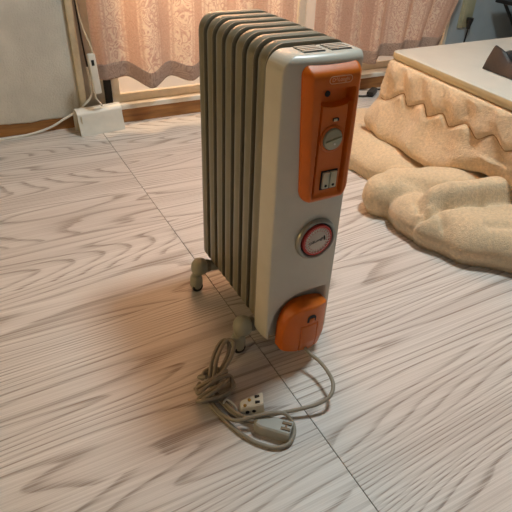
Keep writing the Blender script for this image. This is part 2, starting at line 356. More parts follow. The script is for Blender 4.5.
# ------------------------------------------------------------------ curtains
def interp(t, x):
    if x <= t[0][0]: return t[0][1]
    for (a, va), (b, vb) in zip(t, t[1:]):
        if x <= b:
            k = (x - a) / (b - a); k = k * k * (3 - 2 * k); return va + (vb - va) * k
    return t[-1][1]
def curtain(label, x0, x1, ytab, btab, lean, seed):
    root = thing('curtain', label, 'curtain', ((x0 + x1) / 2, 2.2, 0.2), 'printed curtains on the window')
    nx = 220; TOP = 1.92; BAND = 0.062
    def pt(i, z):
        s = i / nx; x = x0 + (x1 - x0) * s; y = interp(ytab, x)
        k = min(1.0, (z - 0.15) / 1.7)
        y = 2.2 + (y - 2.2) * (1 - 0.45 * k) + 0.006 * noise.noise((x * 11, z * 2.0, seed)) + 0.004 * noise.noise((x * 30, z * 3, seed + 5))
        xx = x + lean(s) * max(0.0, 0.5 - z) + 0.006 * noise.noise((x * 5, z * 3, seed + 9))
        return (xx - root.location.x, y - root.location.y, z - root.location.z)
    acc = [0.0]
    for i in range(nx):
        a, b = pt(i, 0.5), pt(i + 1, 0.5); acc.append(acc[-1] + math.hypot(a[0] - b[0], a[1] - b[1]))
    def sheet(name, zfun, rows, mat, off=0.0):
        v = []; f = []; uv = []
        for r in range(rows + 1):
            for i in range(nx + 1):
                z = zfun(i, r / rows); p = pt(i, z); v.append((p[0], p[1] - off, p[2])); uv.append((acc[i], z))
        st = nx + 1
        for r in range(rows):
            for i in range(nx): f.append((r * st + i, r * st + i + 1, (r + 1) * st + i + 1, (r + 1) * st + i))
        me = bpy.data.meshes.new(name); me.from_pydata(v, [], f); me.update()
        ul = me.uv_layers.new(name='UVMap')
        for l in me.loops: ul.data[l.index].uv = uv[l.vertex_index]
        return link(name, me, mat, root, True)
    bz = lambda i: interp(btab, x0 + (x1 - x0) * i / nx)
    sheet('drape_cloth', lambda i, t: bz(i) + BAND - 0.004 + (TOP - bz(i) - BAND) * (t ** 1.3), 36, 'curtain')
    h = sheet('hem_band', lambda i, t: bz(i) + BAND * t, 8, 'hem', 0.003)
    m_ = h.modifiers.new('thick', 'SOLIDIFY'); m_.thickness = 0.002
    return root
curtain('pink-beige printed curtain glowing from behind, left of the gap', 0.452, 1.385,
        [(0.452, 2.22), (0.49, 2.20), (0.575, 2.232), (0.672, 2.165), (0.772, 2.215), (0.855, 2.18), (0.93, 2.212), (1.02, 2.175), (1.12, 2.215), (1.22, 2.17), (1.32, 2.215), (1.385, 2.2)],
        [(0.452, 0.214), (0.575, 0.214), (0.672, 0.172), (0.772, 0.201), (0.855, 0.180), (0.93, 0.198), (1.1, 0.19), (1.385, 0.2)], lambda s: 0.0, 1.0)
curtain('pale rose printed curtain hanging behind the low table', 1.495, 2.43,
        [(1.495, 2.22), (1.55, 2.19), (1.62, 2.22), (1.70, 2.17), (1.78, 2.22), (1.84, 2.16), (1.93, 2.225), (2.02, 2.18), (2.10, 2.225), (2.18, 2.18), (2.26, 2.23), (2.34, 2.18), (2.43, 2.22)],
        [(1.495, 0.235), (1.60, 0.20), (1.70, 0.178), (1.82, 0.166), (1.95, 0.185), (2.05, 0.19), (2.2, 0.195), (2.43, 0.2)], lambda s: -0.35 * max(0, s - 0.55) / 0.45 + 0.06 * max(0, 0.2 - s), 7.0)
cr_ = thing('curtain_rail', 'white rail that carries the two curtains above the window', 'curtain rail', (1.45, 2.2, 1.93))
box('rail', (-1.05, -0.012, -0.012), (1.05, 0.012, 0.012), 'white', cr_, 0.004)
for x in (-0.95, 0.0, 0.95): box('bracket', (x - 0.012, 0.0, 0.0), (x + 0.012, 0.10, 0.02), 'white', cr_)

# ------------------------------------------------------------------ oil heater
HX = 0.520
heater = thing('oil_heater', 'grey-white oil-filled radiator heater with an orange control panel on casters', 'heater', (HX, 0.88, 0))
def hp(name, me_o):
    return me_o
def to_heater(o):
    o.parent = heater; o.matrix_parent_inverse = Matrix.Translation((-HX, -0.88, 0)); return o
def sub(o, p):
    o.parent = p; o.matrix_parent_inverse = Matrix.Identity(4); return o
FX0, FX1, FZ0, FZ1 = -0.085, 0.081, 0.070, 0.668
prof = [(0.026, -0.0100), (0.018, -0.0135), (0.009, -0.0160), (0.0030, -0.0168), (0.0003, -0.0158), (0.0005, -0.0142), (0.0045, -0.0118), (0.0052, -0.0098), (0.0022, -0.0060), (0.0005, -0.0010), (0.0010, 0.0050), (0.0040, 0.0105), (0.0100, 0.0140), (0.018, 0.0140), (0.026, 0.0095)]
fbm = bmesh.new(); rings = []
for ins, y in prof:
    y *= 1.28
    rad = (max(0.004, 0.022 - ins), max(0.004, 0.022 - ins), max(0.006, 0.036 - ins), max(0.006, 0.036 - ins))
    rings.append([fbm.verts.new((x, y, z)) for x, z in rrect(FX0 + ins, FX1 - ins, FZ0 + ins, FZ1 - ins, rad, 7)])
for A, B in zip(rings, rings[1:]):
    n = len(A)
    for k in range(n): fbm.faces.new((A[k], A[(k + 1) % n], B[(k + 1) % n], B[k]))
fbm.faces.new(rings[0]); fbm.faces.new(rings[-1])
fin_me = bm_me(fbm, 'fin'); fin_me.materials.append(M['fin'])
for p in fin_me.polygons: p.use_smooth = True
fin_me.set_sharp_from_angle(angle=math.radians(50))
for k in range(7):
    o = bpy.data.objects.new('fin', fin_me); C.objects.link(o); o.parent = heater; o.location = (0, 1.060 - k * 0.0437 - 0.88, 0)
for z in (0.125, 0.60):
    to_heater(lathe('oil_channel', [(0, -0.02), (0.022, -0.02), (0.022, 0.29), (0, 0.29)], Matrix.Translation((HX, 1.056, z)) @ Matrix.Rotation(math.radians(90), 4, 'X'), 'fin', None, 20))

# control housing
def sd_rr(x, z, hw, z0, z1, r):
    qx = abs(x) - hw + r; qz = abs(z - (z0 + z1) / 2) - (z1 - z0) / 2 + r
    return min(max(qx, qz), 0) + math.hypot(max(qx, 0), max(qz, 0)) - r
def rr_width(hw, z0, z1, rb, rt):
    def g(z):
        if z > z1 - rt: d = z - (z1 - rt); return hw - rt + math.sqrt(max(0, rt * rt - d * d))
        if z < z0 + rb: d = (z0 + rb) - z; return hw - rb + math.sqrt(max(0, rb * rb - d * d))
        return hw
    return g
def dome(x, z, hw, z0, z1, p=2.3):
    """<1 inside a dome standing on z0"""
    zz = max(0.0, (z - (z0 + (z1 - z0) * 0.30)) / ((z1 - z0) * 0.70)); return (abs(x) / hw) ** p + zz ** p
BZ0, BZ1, BHW, BX = 0.062, 0.664, 0.0875, 0.5155
def box_depth(x, z):
    d = -sd_rr(x, z, BHW, BZ0, BZ1, 0.028)
    y = 0.7115 - 0.0110 * (1 - (abs(x) / BHW) ** 2.4)
    dz = min(z - BZ0, BZ1 - z)
    e = max(0.0, 1 - d / 0.0025); y += 0.0025 * e ** 2
    e = max(0.0, 1 - (BZ1 - z) / 0.012); y += 0.010 * e ** 2
    y += 1.25 * max(0.0, x - 0.0625)                        # broad chamfer down the right edge
    xl = min(x, 0.0)                                        # hollow behind the cord tray, open to the right
    q = (abs(xl) / 0.080) ** 2.3 + max(0.0, (z - 0.080) / 0.108) ** 2.3
    y += 0.022 * smoothstep(1.04, 0.84, q) * smoothstep(0.054, 0.034, x)
    if abs(x - 0.0065) < 0.040 and 0.440 < z < 0.632: y += 0.024   # hidden pocket that takes the control panel
    return y
zs = [BZ0 + (BZ1 - BZ0) * t for t in [0, .002, .005, .009, .014, .019, .024, .03] + [0.03 + 0.24 * i / 44 for i in range(1, 45)] + [0.27 + 0.68 * i / 30 for i in range(1, 31)] + [.957, .964, .971, .977, .983, .988, .992, .996, .9985, 1]]
shell = to_heater(relief('housing', rr_width(BHW, BZ0, BZ1, 0.014, 0.030), zs, 90, box_depth, 0.763, BX, 'shell', None, 38))
# vents on top: dark slots with slats
for gx in (-0.026, 0.026):
    vt = to_heater(box('vent', (HX + gx - 0.020, 0.722, BZ1 - 0.002), (HX + gx + 0.020, 0.757, BZ1 + 0.0006), 'ink'))
    for k in range(4): sub(box('slat', (HX + gx - 0.0205, 0.7250 + k * 0.0092, BZ1 - 0.002), (HX + gx + 0.0205, 0.7295 + k * 0.0092, BZ1 + 0.0022), 'shell'), vt)

# orange control panel
PZ0, PZ1, PX = 0.404, 0.652, 0.5225
def panel_w(z):
    t = (z - 0.42) / 0.22; t = max(0.0, min(1.0, t))
    xl = 0.0500 + 0.0130 * t; xr = 0.0525 - 0.003 * t       # left edge widens towards the top
    ins = 0.0
    if z > PZ1 - 0.016: q = (z - (PZ1 - 0.016)) / 0.016; ins = 0.016 * (1 - math.sqrt(max(0, 1 - q * q)))
    if z < PZ0 + 0.028: q = (PZ0 + 0.028 - z) / 0.028; ins = 0.028 * (1 - math.sqrt(max(0, 1 - q * q)))
    return (-xl + ins, xr - ins)
def panel_depth(x, z):
    a, b = panel_w(z); d = max(0.0, min(x - a, b - x, (z - PZ0) * 1.0, (PZ1 - z) * 1.0))
    y = 0.685
    e = max(0.0, 1 - d / 0.013); y += 0.012 * e ** 1.5
    y += 0.008 * smoothstep(0.632, 0.654, z)
    in_ = smoothstep(0.0335, 0.0305, abs(x))
    # sunk channel with the handle hollow above a curved lip
    lip = 0.584 + 0.006 * (x / 0.033) ** 2
    hollow = smoothstep(0.6145, 0.6125, z) * smoothstep(lip - 0.002, lip + 0.002, z)
    y += in_ * hollow * 0.020
    ch = smoothstep(lip + 0.002, lip - 0.002, z) * smoothstep(0.412, 0.426, z)
    y += in_ * ch * 0.0045
    gl = math.exp(-((abs(x) - 0.0285) / 0.0022) ** 4) * smoothstep(0.418, 0.428, z) * smoothstep(lip, lip - 0.004, z)
    y += gl * 0.006
    return y
zs = [PZ0 + (PZ1 - PZ0) * t for t in [0, .0015, .004, .008, .013, .02, .027, .035, .044, .054, .065, .077] + [0.077 + 0.63 * i / 36 for i in range(1, 37)] + [0.707 + 0.15 * i / 40 for i in range(1, 41)] + [.865, .88, .90, .92, .935, .95, .96, .97, .978, .985, .991, .996, .9985, 1]]
panel = to_heater(relief('control_panel', panel_w, zs, 110, panel_depth, 0.712, PX, 'orange', None, 32))
panel['label'] = 'orange moulded control panel'
sub(lathe('socket_hole', [(0, 0.0), (0.0052, 0.0), (0.0052, 0.0012), (0, 0.0012)], front(HX - 0.006, 0.7052, 0.6005), 'ink', None, 20), panel)
kn = sub(lathe('dial_collar', [(0.0245, -0.003), (0.0245, 0.0015), (0.023, 0.003), (0.0205, 0.0035), (0.0198, 0.0), (0.0198, -0.003)], front(HX + 0.002, 0.6895, 0.527), 'orange', None, 40), panel)
kb = to_heater(lathe('thermostat_knob', [(0, -0.004), (0.0192, -0.004), (0.0192, 0.004), (0.0180, 0.0058), (0.0165, 0.0064), (0, 0.0064)], front(HX + 0.002, 0.6895, 0.527), 'knob', None, 40))
sub(box('grip', (-0.016, -0.0018, 0.004), (0.016, 0.0018, 0.0098), 'knob', None, 0.0012, 2, front(HX + 0.002, 0.6895, 0.527) @ Matrix.Rotation(math.radians(12), 4, 'Z')), kb)
sub(lathe('pointer_dot', [(0, 0.0064), (0.0018, 0.0064), (0.0018, 0.0072), (0, 0.0072)], front(HX + 0.005, 0.6895, 0.519), 'white', None, 12), kb)
il = to_heater(box('indicator_lamp', (HX - 0.0005, 0.6868, 0.5575), (HX + 0.0115, 0.691, 0.5635), 'ink', None, 0.0018)); sub(box('lens', (HX, 0.6862, 0.5582), (HX + 0.0075, 0.688, 0.5628), 'ivory', None, 0.0008), il)
sw = to_heater(box('switch_frame', (HX - 0.012, 0.6875, 0.431), (HX + 0.023, 0.691, 0.468), 'ink', None, 0.001))
for k in range(2):
    x0 = HX - 0.0098 + k * 0.0157
    rk = sub(box('rocker', (x0, 0.6835, 0.4345), (x0 + 0.0138, 0.689, 0.466), 'ivory', None, 0.0012), sw)
    rk['label'] = 'pale rocker switch'
    sub(lathe('rocker_mark', [(0, 0), (0.0027, 0), (0.0027, 0.0006), (0, 0.0006)], front(x0 + 0.0068, 0.6834, 0.4405), 'ink', None, 14), sw)
# maker's name in a rounded outline
bmO = bmesh.new()
o1 = rrect(-0.0225, 0.0225, -0.0062, 0.0062, (0.006,) * 4); o2 = rrect(-0.0212, 0.0212, -0.0050, 0.0050, (0.0049,) * 4)
A = [bmO.verts.new((x, -0.0004, z)) for x, z in o1]; B = [bmO.verts.new((x, -0.0004, z)) for x, z in o2]; n = len(A)
for k in range(n): bmO.faces.new((A[k], A[(k + 1) % n], B[(k + 1) % n], B[k]))
lo_ = link('name_outline', bm_me(bmO), 'logo'); lo_.modifiers.new('s', 'SOLIDIFY').thickness = 0.0004
lo_.location = (HX + 0.003, 0.6848, 0.6285); sub(lo_, panel)
tm = text_mesh('DēLonghi', 0.0094, 0.0, 0.00012); tm.materials.clear()
tx = link('name_lettering', tm, 'logo'); tx.rotation_euler = (math.radians(90), 0, 0); tx.location = (HX + 0.003, 0.6844, 0.6287); tx.scale = (0.92, 0.95, 1); sub(tx, panel)

# timer dial
TX, TZ, TY = HX, 0.318, 0.6975
tb = to_heater(lathe('timer_bezel', [(0.0445, -0.004), (0.0445, 0.0025), (0.0425, 0.005), (0.040, 0.0058), (0.0375, 0.0045), (0.0362, 0.000), (0.0362, -0.003), (0, -0.003)], front(TX, TY, TZ), 'bezel', None, 56))
lathe_ring = sub(lathe('gap_ring', [(0.0362, 0.0), (0.0335, 0.0), (0.0335, 0.0012), (0.0362, 0.0012), (0.0362, 0.0)], front(TX, TY, TZ), 'ink', None, 56), tb)
td = to_heater(lathe('timer_ring', [(0.0335, -0.003), (0.0335, 0.0055), (0.0325, 0.0068), (0.0265, 0.0068), (0.0258, 0.006), (0.0258, -0.003)], front(TX, TY, TZ), 'red', None, 56))
fc = to_heater(lathe('timer_face', [(0, -0.002), (0.0258, -0.002), (0.0258, 0.0056), (0.0245, 0.0064), (0, 0.0064)], front(TX, TY, TZ), 'dialface', None, 56))
bmT = bmesh.new()
for k in range(48):
    a = 2 * math.pi * k / 48; r0, r1 = (0.0225, 0.0288) if k % 2 == 0 else (0.0265, 0.0292)
    add_box(bmT, (r0, -0.0007, 0.0064), (r1, 0.0007, 0.0073), 0, 1, front(TX, TY, TZ) @ Matrix.Rotation(a, 4, 'Z'))
tk = link('tick_marks', bm_me(bmT), 'white'); sub(tk, td)
bmT = bmesh.new()
for k in range(24):
    a = 2 * math.pi * (k + .5) / 24
    add_box(bmT, (0.0205, -0.0008, 0.0064), (0.0222, 0.0008, 0.0068), 0, 1, front(TX, TY, TZ) @ Matrix.Rotation(a, 4, 'Z'))
sub(link('hour_marks', bm_me(bmT), 'red'), fc)
tm = text_mesh('DēLonghi', 0.0086, 0.0, 0.00022); tm.materials.clear()
tx = link('dial_lettering', tm, 'ink'); tx.rotation_euler = Matrix.Rotation(math.radians(90), 3, 'X').to_euler(); tx.matrix_world = front(TX - 0.002, TY - 0.0068, TZ) @ Matrix.Rotation(math.radians(14), 4, 'Z'); sub(tx, fc)
sub(box('dial_pointer', (0.0145, -0.0048, 0.0062), (0.0168, 0.0052, 0.0078), 'ink', None, 0, 1, front(TX, TY, TZ) @ Matrix.Rotation(math.radians(12), 4, 'Z')), fc)

# orange cord tray at the foot
TZ0, TZ1 = 0.048, 0.168
TC = 0.5085
def tray_w(z):
    xl, xr = 0.0555, 0.0560
    if z > 0.092: q = (z - 0.092) / (TZ1 - 0.092); xl = 0.0555 - 0.0475 * (1 - max(0.0, 1 - q ** 2.3) ** (1 / 2.3))
    if z > 0.150: q = (z - 0.150) / (TZ1 - 0.150); xr = 0.0560 - 0.062 * (1 - math.sqrt(max(0.0, 1 - q * q)))
    if z < 0.082: q = (0.082 - z) / (0.082 - TZ0); xr -= 0.018 * (1 - math.sqrt(max(0.0, 1 - q * q)))
    if z < 0.056: q = (0.056 - z) / 0.006; xl -= 0.003 * q * q
    return (-xl, max(xr, -xl + 0.0004))
def tray_depth(x, z):
    y = 0.668 + 0.022 * (abs(x) / 0.0555) ** 2.2
    y += 0.004 * smoothstep(0.075, 0.050, z)
    a, b = tray_w(z); e = max(0, 1 - min(x - a, b - x) / 0.005); y += 0.003 * e * e
    e = max(0, 1 - (TZ1 - z) / 0.006); y += 0.003 * e * e
    g = math.exp(-((abs(x - 0.002) - 0.0205) / 0.0011) ** 2) * smoothstep(0.122, 0.118, z) + math.exp(-((z - 0.120) / 0.0012) ** 2) * smoothstep(0.0225, 0.021, abs(x - 0.002))
    return y + 0.0022 * min(1, g)
zs = [TZ0 + (TZ1 - TZ0) * t for t in [0, .01, .02, .035, .05, .065, .08] + [0.08 + 0.80 * i / 60 for i in range(1, 61)] + [.90, .92, .94, .955, .97, .98, .988, .994, .998, 1]]
tray = to_heater(relief('cord_tray', tray_w, zs, 90, tray_depth, 0.712, TC, 'orange', None, 35)); tray['label'] = 'orange cord tray, rounded at its upper left'
bmN = bmesh.new()
pts = [(-0.0095, 0), (0.0105, 0), (0.0115, 0.010)] + [(0.001 + 0.0105 * math.cos(a), 0.010 + 0.008 * math.sin(a)) for a in [math.radians(d) for d in range(15, 180, 15)]] + [(-0.0095, 0.010)]
vsN = [bmN.verts.new((TC + 0.003 + x, 0.6672, 0.130 + z)) for x, z in pts]; bmN.faces.new(vsN)
r = bmesh.ops.extrude_face_region(bmN, geom=bmN.faces[:])
for e in r['geom']:
    if isinstance(e, bmesh.types.BMVert): e.co.y += 0.004
nt_ = sub(link('finger_notch', bm_me(bmN), 'ink'), tray)
sub(box('latch', (TC - 0.002, 0.6652, 0.127), (TC + 0.011, 0.671, 0.140), 'orange', None, 0.003), tray)

# brackets and casters
def caster(x, y, side):
    c = to_heater(lathe('caster', [(0, 0.0925), (0.008, 0.0915), (0.0155, 0.0865), (0.0205, 0.0785), (0.0225, 0.0680), (0.0222, 0.0600), (0.0205, 0.0555), (0.012, 0.0535), (0, 0.0535)], Matrix.Translation((x, y, 0)), 'caster', None, 24))
    hx, hy = x - side * 0.012, y - 0.004
    sub(lathe('caster_hood', [(0, 0.0545), (0.0085, 0.0545), (0.0090, 0.0500), (0.0135, 0.0475), (0.0158, 0.0400), (0.0165, 0.026), (0.0150, 0.0130), (0.0125, 0.0090), (0, 0.0090)], Matrix.Translation((hx, hy, 0)), 'caster', None, 24), c)
    wm = Matrix.Translation((hx, hy, 0.0142)) @ Matrix.Rotation(math.radians(90), 4, 'X')
    sub(lathe('wheel', [(0, -0.0125), (0.010, -0.0125), (0.0138, -0.010), (0.0140, 0.0), (0.0138, 0.010), (0.010, 0.0125), (0, 0.0125)], wm, 'black', None, 24), c)
    return c
for y in (1.028, 0.779):
    to_heater(tube('foot_bar', [(HX - 0.112, y, 0.070), (HX - 0.095, y, 0.066), (HX - 0.06, y, 0.060), (HX, y, 0.058), (HX + 0.04, y, 0.060), (HX + 0.06, y, 0.064), (HX + 0.076, y, 0.070)], 0.0145, 'caster', None, 4, 14))
    to_heater(lathe('bar_collar', [(0.0146, -0.006), (0.0168, -0.005), (0.0168, 0.005), (0.0146, 0.006)], Matrix.Translation((HX - 0.093, y, 0.0655)) @ Matrix.Rotation(math.radians(98), 4, 'Y'), 'fin', None, 20))
    caster(HX - 0.113, y, 1); caster(HX + 0.072, y, -1)

# mains cord with its plug: one run from the tray into a knotted bundle
CR = 0.0041
cordA = [(0.508, 0.690, 0.062), (0.508, 0.670, 0.05), (0.513, 0.652, 0.045), (0.519, 0.632, 0.043), (0.519, 0.598, 0.042), (0.511, 0.567, 0.04), (0.491, 0.548, 0.034), (0.462, 0.547, 0.026), (0.426, 0.556, 0.020), (0.387, 0.569, 0.014), (0.351, 0.578, 0.012), (0.326, 0.590, 0.011), (0.310, 0.612, 0.010), (0.302, 0.641, 0.011), (0.294, 0.668, 0.014), (0.290, 0.691, 0.020)]
loop1 = [(0.297, 0.691, 0.02), (0.306, 0.709, 0.028), (0.326, 0.738, 0.04), (0.347, 0.757, 0.052), (0.362, 0.762, 0.058), (0.370, 0.755, 0.058), (0.370, 0.745, 0.053), (0.358, 0.730, 0.044), (0.34, 0.717, 0.035), (0.32, 0.705, 0.026), (0.301, 0.689, 0.02)]
loop2 = [(0.293, 0.693, 0.014), (0.300, 0.718, 0.024), (0.320, 0.748, 0.034), (0.341, 0.767, 0.045), (0.357, 0.772, 0.051), (0.363, 0.765, 0.050), (0.361, 0.752, 0.045), (0.349, 0.737, 0.036), (0.329, 0.720, 0.028), (0.310, 0.703, 0.02)]
ring = [(0.277, 0.677, 0.009), (0.278, 0.653, 0.008), (0.284, 0.622, 0.008), (0.299, 0.589, 0.018), (0.327, 0.575, 0.029), (0.361, 0.564, 0.034), (0.388, 0.554, 0.029), (0.397, 0.536, 0.016), (0.389, 0.517, 0.010), (0.368, 0.504, 0.007), (0.342, 0.510, 0.0055), (0.317, 0.534, 0.005), (0.298, 0.567, 0.005), (0.285, 0.606, 0.005), (0.275, 0.642, 0.006), (0.270, 0.671, 0.009)]
knot1 = [(0.282, 0.719, 0.012), (0.293, 0.734, 0.016), (0.313, 0.737, 0.016), (0.329, 0.721, 0.018), (0.332, 0.696, 0.022), (0.319, 0.678, 0.028), (0.294, 0.673, 0.031), (0.270, 0.670, 0.026), (0.254, 0.670, 0.018), (0.262, 0.675, 0.010), (0.288, 0.665, 0.010), (0.314, 0.659, 0.012), (0.331, 0.674, 0.017), (0.335, 0.691, 0.026), (0.307, 0.687, 0.036), (0.277, 0.680, 0.034), (0.257, 0.679, 0.024), (0.262, 0.700, 0.014), (0.275, 0.716, 0.008)]
knot2 = [(0.337, 0.694, 0.012), (0.325, 0.684, 0.024), (0.306, 0.669, 0.034), (0.281, 0.660, 0.034), (0.259, 0.661, 0.022), (0.266, 0.667, 0.006), (0.297, 0.657, 0.006), (0.318, 0.667, 0.006)]
knot3 = [(0.258, 0.702, 0.012), (0.283, 0.692, 0.032), (0.313, 0.694, 0.038), (0.334, 0.708, 0.026), (0.326, 0.727, 0.012), (0.300, 0.733, 0.008), (0.276, 0.722, 0.020), (0.284, 0.700, 0.038)]
knot4 = [(0.248, 0.667, 0.016), (0.262, 0.655, 0.026), (0.288, 0.651, 0.026), (0.316, 0.657, 0.022), (0.338, 0.678, 0.010), (0.341, 0.700, 0.006)]
tail = [(0.290, 0.672, 0.006), (0.297, 0.645, 0.005), (0.304, 0.617, 0.005), (0.316, 0.592, 0.006), (0.330, 0.576, 0.012), (0.338, 0.562, 0.014)]
cord = thing('mains_cord', 'knotted grey-beige mains cord with its plug on the floor before the heater', 'cord', (0.33, 0.62, 0))
def to_cord(o): o.parent = cord; o.matrix_parent_inverse = Matrix.Translation((-0.33, -0.62, 0)); return o
bmC = bmesh.new()
for pth in (cordA, loop1, loop2, ring, knot1, knot2, knot3, knot4, tail): tube_bm(bmC, catmull(pth, 8), CR, 8)
to_cord(link('cable', bm_me(bmC), 'cord', None, True, 60))
def along(a, b, h):
    """frame with x from a to b on the floor"""
    d = Vector((b[0] - a[0], b[1] - a[1], 0)); L_ = d.length; d.normalize()
    return Matrix.Translation((a[0], a[1], h)) @ Matrix.Rotation(math.atan2(d.y, d.x), 4, 'Z'), L_
fr, L_ = along((0.332, 0.572), (0.384, 0.520), 0.0)
bmP = bmesh.new(); prof_ = [(0.0, 0.008), (0.006, 0.0135), (0.016, 0.0165), (L_ - 0.004, 0.0175), (L_, 0.016)]
rg = []
for x, hw in prof_:
    zt = 0.027 if x > 0.004 else 0.020
    rg.append([bmP.verts.new(fr @ Vector((x, yy, zz))) for yy, zz in [(-hw, 0.0015), (-hw + 0.0015, 0.0002), (hw - 0.0015, 0.0002), (hw, 0.0015), (hw * 0.97, zt - 0.003), (hw * 0.97 - 0.003, zt), (-hw * 0.97 + 0.003, zt), (-hw * 0.97, zt - 0.003)]])
for A, B in zip(rg, rg[1:]):
    for k in range(8): bmP.faces.new((A[k], A[(k + 1) % 8], B[(k + 1) % 8], B[k]))
bmP.faces.new(rg[0]); bmP.faces.new(rg[-1])
pl = to_cord(link('plug_body', bm_me(bmP), 'plug', None, True, 35)); pl['label'] = 'grey moulded plug'
for yy in (-0.0066, 0.0066):
    sub(box('blade', (L_ - 0.020, yy - 0.0032, 0.0274), (L_ - 0.001, yy + 0.0032, 0.0292), 'steel', None, 0.0005, 1, fr), pl)
sub(box('blade_bridge', (L_ - 0.013, -0.0066, 0.0272), (L_ - 0.009, 0.0066, 0.0285), 'steel', None, 0, 1, fr), pl)
# white three-hole adapter
ad = thing('plug_adapter', 'small white wedge-shaped socket adapter with brass screws lying by the cord', 'adapter', (0.345, 0.605, 0))
fr, L_ = along((0.322, 0.620), (0.364, 0.602), 0.0); fr = fr @ Matrix.Scale(1.18, 4)
def to_ad(o): o.parent = ad; o.matrix_parent_inverse = Matrix.Translation((-0.345, -0.605, 0)); return o
v = [(0, -0.012, 0.0), (0.042, -0.014, 0), (0.042, 0.018, 0), (0, 0.012, 0), (0.002, -0.008, 0.016), (0.040, -0.012, 0.030), (0.040, 0.014, 0.030), (0.002, 0.008, 0.016)]
bmA = bmesh.new(); vv = [bmA.verts.new(fr @ Vector(p)) for p in v]
for q in ((0, 1, 2, 3), (4, 5, 6, 7), (0, 1, 5, 4), (1, 2, 6, 5), (2, 3, 7, 6), (3, 0, 4, 7)): bmA.faces.new([vv[i] for i in q])
bmesh.ops.bevel(bmA, geom=bmA.edges[:], offset=0.0015, segments=2, affect='EDGES')
to_ad(link('adapter_body', bm_me(bmA), 'white', None, True, 35))
for (x, z) in ((0.013, 0.010), (0.024, 0.0125)):
    to_ad(lathe('round_socket', [(0, 0), (0.0035, 0), (0.0035, 0.001), (0, 0.001)], fr @ Matrix.Translation((x, -0.0122 + 0.0006, z)) @ Matrix.Rotation(math.radians(90), 4, 'X'), 'ink', None, 14))
for (x, y0) in ((0.030, -0.005), (0.030, 0.007)):
    to_ad(box('slot', (x - 0.004, y0 - 0.002, 0.0255), (x + 0.004, y0 + 0.002, 0.0285), 'ink', None, 0, 1, fr))
for (x, y0, z) in ((0.009, -0.005, 0.0185), (0.017, 0.004, 0.0215)):
    to_ad(lathe('screw', [(0, 0), (0.003, 0), (0.003, 0.0015), (0.002, 0.0022), (0, 0.0022)], fr @ Matrix.Translation((x, y0, z)), 'brass', None, 12))
# wisp of clear cable tie
tag(tube('cable_tie', [(0.295, 0.640, 0.015), (0.304, 0.644, 0.018), (0.312, 0.634, 0.014), (0.316, 0.622, 0.006), (0.309, 0.618, 0.002), (0.300, 0.628, 0.0025)], 0.0022, 'white', None, 6, 6), 'curled white cable tie beside the knotted cord', 'cable tie')

# ------------------------------------------------------------------ white cord box, cables and tap by the wall
cbx = thing('cord_cover_box', 'white round-topped plastic box open at its end, against the baseboard', 'box', (0.45, 2.225, 0))
rotb = Matrix.Translation((0.352, 2.173, 0)) @ Matrix.Rotation(math.radians(6), 4, 'Z')
def to_cb(o): o.parent = cbx; o.matrix_parent_inverse = Matrix.Translation((-0.45, -2.225, 0)); return o
LB = 0.192
def prof_box(t):
    pts = [(0.0 + t, 0.0), (0.008 + t, 0.03), (0.018 + t * .8, 0.062)]
    for k in range(0, 9):
        a = math.radians(160 - k * 15); pts.append((0.048 + (0.032 - t) * math.cos(a), 0.070 + (0.034 - t) * math.sin(a)))
    pts += [(0.084 - t, 0.05), (0.086 - t, 0.0)]
    return pts
bmB = bmesh.new(); outer = prof_box(0); inner = prof_box(0.004)
O0 = [bmB.verts.new(rotb @ Vector((0, y, z))) for y, z in outer]; I0 = [bmB.verts.new(rotb @ Vector((0, y, z))) for y, z in inner]
O1 = [bmB.verts.new(rotb @ Vector((LB, y, z))) for y, z in outer]; I1 = [bmB.verts.new(rotb @ Vector((LB - 0.004, y, z))) for y, z in inner]
n = len(outer)
for k in range(n - 1):
    bmB.faces.new((O0[k], O0[k + 1], O1[k + 1], O1[k])); bmB.faces.new((I0[k], I1[k], I1[k + 1], I0[k + 1])); bmB.faces.new((O0[k], I0[k], I0[k + 1], O0[k + 1]))
bmB.faces.new(O1); bmB.faces.new(I1[::-1])
bmB.faces.new((O0[0], O1[0], I1[0], I0[0])); bmB.faces.new((O0[-1], I0[-1], I1[-1], O1[-1]))
to_cb(link('cover_shell', bm_me(bmB), 'white', None, True, 35))
to_cb(box('end_insert', (0.012, 0.014, 0.0), (0.016, 0.078, 0.080), 'trim', None, 0, 1, rotb))
tap = thing('power_tap', 'slim white power tap hanging beside the left curtain edge', 'power tap', (0.438, 2.172, 0.252))
def to_tap(o): o.parent = tap; o.matrix_parent_inverse = Matrix.Translation((-0.438, -2.172, -0.252)); return o
tmx = Matrix.Translation((0.438, 2.172, 0.252)) @ Matrix.Rotation(math.radians(-3), 4, 'Y')
to_tap(box('tap_body', (-0.015, -0.011, -0.078), (0.015, 0.011, 0.078), 'white', None, 0.005, 3, tmx))
to_tap(box('tap_slot', (-0.0055, -0.0118, 0.034), (0.0055, -0.0105, 0.056), 'ink', None, 0.001, 1, tmx))
to_tap(tube('tap_cord', [(0.432, 2.172, 0.176), (0.433, 2.175, 0.155), (0.445, 2.185, 0.135), (0.456, 2.200, 0.118), (0.460, 2.215, 0.104)], 0.0028, 'white', None, 6))
to_tap(tube('tap_cord', [(0.444, 2.172, 0.328), (0.440, 2.19, 0.36), (0.430, 2.24, 0.42), (0.426, 2.27, 0.52), (0.426, 2.275, 0.9)], 0.0028, 'ivory', None, 6))
